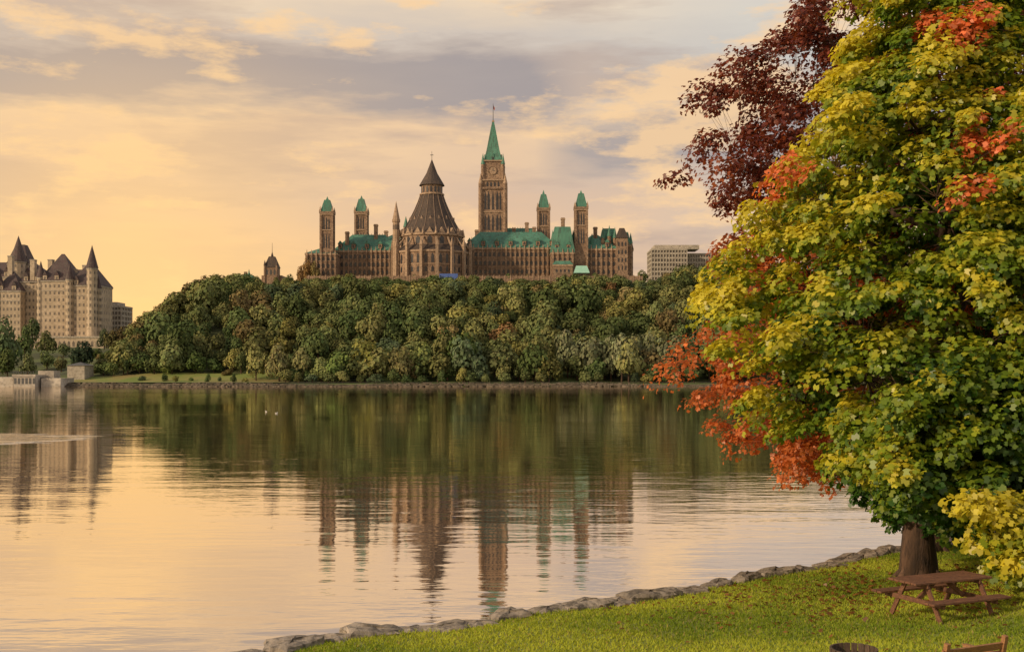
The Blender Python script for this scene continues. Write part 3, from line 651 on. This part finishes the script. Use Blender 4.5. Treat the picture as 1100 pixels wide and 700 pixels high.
# ---------------- foreground trees ----------------
LEAF=[(0,-.45),(.45,-.25),(.22,0),(.42,.35),(0,.55),(-.42,.35),(-.22,0),(-.45,-.25)]
def big_tree(name,base,H,env,ntuft,nleaf,lsize,trad,colf,tr_=(0.5,0.85),extra=None,lean=(0,0),flat=0.6,seed=1,yk=1.0,trunk_top=0.8,f0=0.42,bough=0.12):
    rs=np.random.RandomState(seed); bx,by,bz=base
    ez=[p[0] for p in env]; er=[p[1] for p in env]
    cx0,cy0=bx+lean[0],by+lean[1]
    tc=[]
    while len(tc)<ntuft:
        z=rs.uniform(ez[0],ez[-1]); R=np.interp(z,ez,er)
        if rs.rand()>R/max(er)+0.1: continue
        th=rs.uniform(0,2*math.pi); f=f0+(1.04-f0)*rs.rand()**0.5
        bg=math.sin(2.3*z+2.0*math.sin(3*th+seed)+seed)
        lob=1+0.11*math.sin(3*th+z*0.9+seed)+0.09*math.sin(5*th-z*1.4)+0.05*math.sin(9*th+3*z)+bough*bg
        if bg<-0.45 and f>0.85 and rs.rand()<0.6: continue
        lob=min(lob,1.13)
        tc.append((cx0+R*f*lob*math.cos(th),cy0+R*f*lob*math.sin(th)*yk,z,f))
    if extra: tc+=extra
    tc=np.array(tc); nt_=len(tc)
    par=empty(name); mb=MB()
    sk=[]; tp_=[]; nT=9
    for i in range(nT):
        a=i/(nT-1); tp_.append(Vector((bx+lean[0]*a*0.9+0.18*math.sin(a*7+seed)-0.18*math.sin(seed)*(1-a),by+lean[1]*a*0.9+0.15*math.cos(a*6+seed),bz-0.3+a*(H*trunk_top))))
    rad=[trad*(1.35 if i==0 else 1.0)*(1-0.85*(i/(nT-1))**0.9) for i in range(nT)]
    mb.tube(tp_,rad,14)
    for q in range(6):
        an=q*1.05+0.3; mb.tube([(bx+trad*.6*math.cos(an),tp_[0].y+trad*.6*math.sin(an),bz+0.55),(bx+trad*1.1*math.cos(an),tp_[0].y+trad*1.1*math.sin(an),bz+0.12),(bx+trad*1.9*math.cos(an),tp_[0].y+trad*1.9*math.sin(an),bz-0.12)],[trad*.25,trad*.3,trad*.12],7)
    for i,p in enumerate(tp_): 
        if i>=2: sk.append((p,rad[i]))
    for j in range(22):
        a=0.16+0.8*j/22; i0=a*(nT-1); ii=int(i0); p=tp_[ii].lerp(tp_[min(ii+1,nT-1)],i0-ii)
        th=j*2.4+seed; zt_=min(p.z+rs.uniform(0.8,3.5),ez[-1]-0.5); R=np.interp(zt_,ez,er)*0.78
        q=Vector((cx0+R*math.cos(th),cy0+R*math.sin(th)*yk,zt_)); mid=p.lerp(q,0.45)+Vector((rs.normal()*0.3,rs.normal()*0.3,0.5*rs.rand()-0.1))
        r0=trad*0.42*(1-a*0.6); P=[]; 
        for k in range(9):
            t=k/8; P.append(p*(1-t)**2+mid*2*t*(1-t)+q*t*t+Vector((rs.normal()*.06,rs.normal()*.06,rs.normal()*.06)))
        Rr=[r0*(1-0.88*k/8) for k in range(9)]
        mb.tube(P,Rr,7)
        for k in range(1,9): sk.append((P[k],Rr[k]))
    SP=np.array([tuple(s[0]) for s in sk]); SR=np.array([s[1] for s in sk])
    for t in tc:
        d2=np.sum((SP-t[:3])**2,axis=1)+np.maximum(SP[:,2]-t[2],0)**2*2; i=int(np.argmin(d2)); p=Vector(SP[i]); q=Vector(t[:3])
        mid=p.lerp(q,0.5)+Vector((rs.normal()*.12,rs.normal()*.12,0.12)); r0=min(SR[i]*0.6,0.032)
        mb.tube([p,mid,q],[r0,r0*0.6,0.006],4)
    mb.obj('trunk_and_limbs',M['bark'],par,True)
    nn=nt_*nleaf; ti=np.repeat(np.arange(nt_),nleaf)
    tr=rs.uniform(tr_[0],tr_[1],nt_)
    d=rs.normal(size=(nn,3)); d[:,2]=d[:,2]+0.25; d/=np.linalg.norm(d,axis=1,keepdims=True)
    rr=rs.uniform(0.25,1.08,(nn,1))**0.6
    sq_=rs.uniform(0.65,1.3,(nt_,3)); 
    P=tc[ti,:3]+d*rr*tr[ti,None]*np.array([1,1,flat])*sq_[ti]
    outw=tc[ti,:3]-np.array([cx0,cy0,0]); outw[:,2]=0; L=np.linalg.norm(outw,axis=1,keepdims=True)+1e-6; outw/=L
    along=np.sum((P-tc[ti,:3])*outw,axis=1)
    P[:,2]-=np.clip(along,0,2)*0.4
    nrm=d*0.6+outw*0.35+np.array([0,0,0.75])+rs.normal(size=(nn,3))*0.45
    sz=rs.uniform(0.65,1.35,nn)*lsize
    V,K=leaf_verts(P,nrm,sz,LEAF,0.14)
    cols=colf(P,tc[ti],d,rs,ti,nt_)
    np_mesh('leaves',V,K,M['leaf'],np.clip(cols,0.004,1),par)
    return par
bd=29.0; bx=X_(985,bd); bz=lawn_z(bx,bd)
def ez_(y,d=28.5): return Z_(y,d)
env=[(ez_(566),1.0),(ez_(545),2.4),(ez_(515),3.3),(ez_(480),4.0),(ez_(440),4.8),(ez_(400),5.6),(ez_(335),6.2),(ez_(290),5.4),(ez_(240),4.9),(ez_(190),4.5),(ez_(140),4.2),(ez_(90),3.2),(ez_(40),2.7),(ez_(-20),2.4),(ez_(-80),1.2)]
mcx=1030; lean=(X_(mcx,28.5)-bx,-0.5)
extra=[]
rs=np.random.RandomState(5)
for i in range(150):
    px=rs.uniform(1040,1190); py=rs.uniform(120,600); d=rs.uniform(23.5,27)
    if px<1045+(py-500)*0.4 and py>500: continue
    extra.append((X_(px,d),d,Z_(py,d),0.85))
for i in range(130):
    px=rs.uniform(960,1120); py=rs.uniform(370,552); d=rs.uniform(23.8,27.2)
    extra.append((X_(px,d),d,Z_(py,d),rs.uniform(0.7,1.0)))
for i in range(36):
    px=rs.uniform(1040,1140); py=rs.uniform(530,622); d=rs.uniform(22.8,24.5)
    if px<1034+(py-530)*0.45: continue
    extra.append((X_(px,d),d,Z_(py,d),1.25))
redspots=[(X_(1040,26),Z_(18,26),.85),(X_(1056,25),Z_(150,25),.65),(X_(1020,25),Z_(210,25),.45),(X_(842,28),Z_(180,28),.8),(X_(1010,25),Z_(90,25),.25),(X_(1090,25),Z_(85,25),.4)]
def maplecol(P,T,d,rs,ti,nt_):
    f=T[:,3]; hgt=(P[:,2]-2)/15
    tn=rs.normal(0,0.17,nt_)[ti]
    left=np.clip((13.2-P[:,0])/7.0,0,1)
    t=np.clip((f-0.60)*1.15+0.50*hgt+0.30*left-0.11+tn+0.26*d[:,2]+rs.normal(0,0.12,len(P)),0,1)[:,None]  # autumn yellow with light painted in: brighter on left, top and outer leaves
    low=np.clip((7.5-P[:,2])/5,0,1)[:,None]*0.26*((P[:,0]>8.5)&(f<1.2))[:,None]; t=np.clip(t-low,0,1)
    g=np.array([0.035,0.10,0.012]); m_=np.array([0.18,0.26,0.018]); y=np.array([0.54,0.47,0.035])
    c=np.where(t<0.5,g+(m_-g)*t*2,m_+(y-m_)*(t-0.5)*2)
    for (rx,rz,rad) in redspots:
        dd=np.sqrt((P[:,0]-rx)**2+(P[:,2]-rz)**2)+0.3*rs.rand(nt_)[ti]; w_=(dd<rad)&(f>0.7)&(rs.rand(len(P))<0.8)
        c[w_]=np.array([0.62,0.17,0.06])*rs.uniform(0.7,1.25,(w_.sum(),1))
    return c*(1+rs.normal(0,0.14,(len(P),1)))
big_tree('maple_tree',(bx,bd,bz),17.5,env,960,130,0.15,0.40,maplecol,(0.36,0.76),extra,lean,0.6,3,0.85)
bd2=35.0; bx2=X_(1000,bd2); bz2=lawn_z(bx2,bd2)
def e2(y): return Z_(y,34.5)
env2=[(e2(518),4.6),(e2(490),5.7),(e2(460),6.3),(e2(420),6.9),(e2(380),7.1),(e2(340),6.2),(e2(300),5.9),(e2(260),6.5),(e2(215),7.2),(e2(170),6.9),(e2(120),6.3),(e2(80),6.0),(e2(45),5.6),(e2(20),4.7),(e2(0),3.6),(e2(-40),2.0)]
def coppercol(P,T,d,rs,ti,nt_):
    tn=rs.normal(0,0.25,nt_)[ti]
    w_=np.clip((e2(255)-P[:,2])/2.2+0.5+tn,0,1)[:,None]
    a=np.array([0.11,0.022,0.02]); b=np.array([0.46,0.135,0.035]); mid=np.array([0.20,0.05,0.022])
    a=a+(mid-a)*rs.rand(len(P),1)
    c=a+(b-a)*w_
    return c*(1+rs.normal(0,0.2,(len(P),1)))
big_tree('red_maple_tree',(bx2,bd2,bz2),18.0,env2,1100,95,0.13,0.36,coppercol,(0.38,0.75),None,(-0.25,0),0.75,11,0.55,0.85,0.42,0.05)

n=1500; fx=rng.normal(bx-0.5,3.2,n); fy=rng.normal(26.5,2.6,n); ok=((ys(fx)-fy)*0.785>0.3)&(fy>15); fx,fy=fx[ok],fy[ok]; n=len(fx)
P=np.stack([fx,fy,hl((ys(fx)-fy)*0.785)+0.06],-1); nr=np.array([0,0,1.0])+rng.normal(size=(n,3))*0.3
V,K=leaf_verts(P,nr,rng.uniform(0.08,0.14,n),LEAF,0.2)
np_mesh('fallen_leaves',V,K,M['leaf'],np.array([0.25,0.11,0.03])*rng.uniform(0.5,1.4,(n,1)))

# ---------------- picnic table ----------------
def plank(mb,c,size,rx=0,ry=0,rz=0):
    Rm=Euler((rx,ry,rz)).to_matrix(); sx,sy,sz=[k/2 for k in size]
    vs=[Vector(c)+Rm@Vector((a*sx,b*sy,e_*sz)) for a,b,e_ in ((-1,-1,-1),(1,-1,-1),(1,1,-1),(-1,1,-1),(-1,-1,1),(1,-1,1),(1,1,1),(-1,1,1))]
    mb.add(vs,[(3,2,1,0),(4,5,6,7),(0,1,5,4),(1,2,6,5),(2,3,7,6),(3,0,4,7)])
def picnic(name,x,y,rz,L=1.95):
    e=empty(name,(x,y,lawn_z(x,y)+0.01)); e.rotation_euler=(0,0,rz)
    top,seat,leg=MB(),MB(),MB()
    for i in range(5): plank(top,(0,(i-2)*0.152,0.755),(L,0.138,0.042))
    for s in (-1,1):
        for j in (0,1): plank(seat,(0,s*(0.62+j*0.15),0.45),(L,0.135,0.042))
    for sx in (-1,1):
        xo=sx*L*0.34
        plank(leg,(xo,0,0.70),(0.045,0.74,0.09)); plank(leg,(xo,0,0.385),(0.045,1.56,0.09))
        for s in (-1,1): plank(leg,(xo+0.048,s*0.46,0.365),(0.045,0.10,0.84),rx=s*0.50)
        plank(leg,(xo*0.52,0,0.55),(0.62,0.05,0.08),ry=sx*0.62)
    for b,nm in ((top,'tabletop'),(seat,'seats'),(leg,'a_frame_legs')):
        o=b.obj(nm,M['wood'],e); bv=o.modifiers.new('b','BEVEL'); bv.width=0.006
    return e
ty_=22.2; picnic('picnic_table',X_(1010,ty_),ty_,math.radians(24))
bd3=15.8; bx3=X_(917,bd3); e=empty('litter_bin',(bx3,bd3,lawn_z(bx3,bd3)))
a,b=MB(),MB()
for i in range(20):
    an=2*math.pi*i/20; plank(a,(0.31*math.cos(an),0.31*math.sin(an),0.34),(0.03,0.082,0.66),rz=an)
b.cyl(0,0,0.27,0.27,0.03,0.55,20)
for zz_ in (0.12,0.55):
    b.tube([(0.335*math.cos(t*math.pi/12),0.335*math.sin(t*math.pi/12),zz_) for t in range(25)],[0.012]*25,5)
a.obj('slats',M['wood_d'],e); b.obj('liner',M['metal'],e)
bd4=15.0; bx4=X_(1022,bd4); e=empty('park_bench',(bx4,bd4,lawn_z(bx4,bd4))); e.rotation_euler=(0,0,math.radians(26))
a,b=MB(),MB(); L=1.15
for i,zz_ in enumerate((0.50,0.62,0.745)): plank(a,(0,-0.28-0.05*i,zz_+0.03),(L,0.03,0.095),rx=0.3)
for i in range(4): plank(a,(0,-0.18+i*0.12,0.45),(L,0.10,0.035))
for s in (-1,1):
    plank(b,(s*(L/2-0.06),-0.33,0.44),(0.06,0.06,0.95),rx=0.18); plank(b,(s*(L/2-0.06),0.2,0.215),(0.06,0.06,0.43)); plank(b,(s*(L/2-0.06),-0.02,0.40),(0.06,0.5,0.06)); plank(b,(s*(L/2-0.06),-0.02,0.64),(0.07,0.55,0.04))
a.obj('slats',M['wood_l'],e); b.obj('frame',M['wood_l'],e)
def gull(x,y,s,rz):
    e=empty('gull',(x,y,0)); e.rotation_euler=(0,0,rz); a=MB()
    a.tube([(-.36*s,0,.16*s),(-.22*s,0,.12*s),(0,0,.09*s),(.16*s,0,.12*s),(.22*s,0,.22*s),(.25*s,0,.30*s),(.31*s,0,.31*s),(.36*s,0,.29*s)],[.01*s,.07*s,.11*s,.09*s,.045*s,.05*s,.035*s,.006*s],10)
    a.obj('body',M['white'],e,True); b=MB()
    for q in (-1,1): b.tube([(.10*s,q*.09*s,.13*s),(-.1*s,q*.11*s,.14*s),(-.34*s,q*.04*s,.18*s)],[.03*s,.035*s,.006*s],6)
    b.obj('wings',M['conc'],e,True)
gull(X_(297,160),160,0.6,0.3); gull(X_(286,166),166,0.55,2.6)
print('polys',sum(len(o.data.polygons) for o in C.objects if o.type=='MESH'))
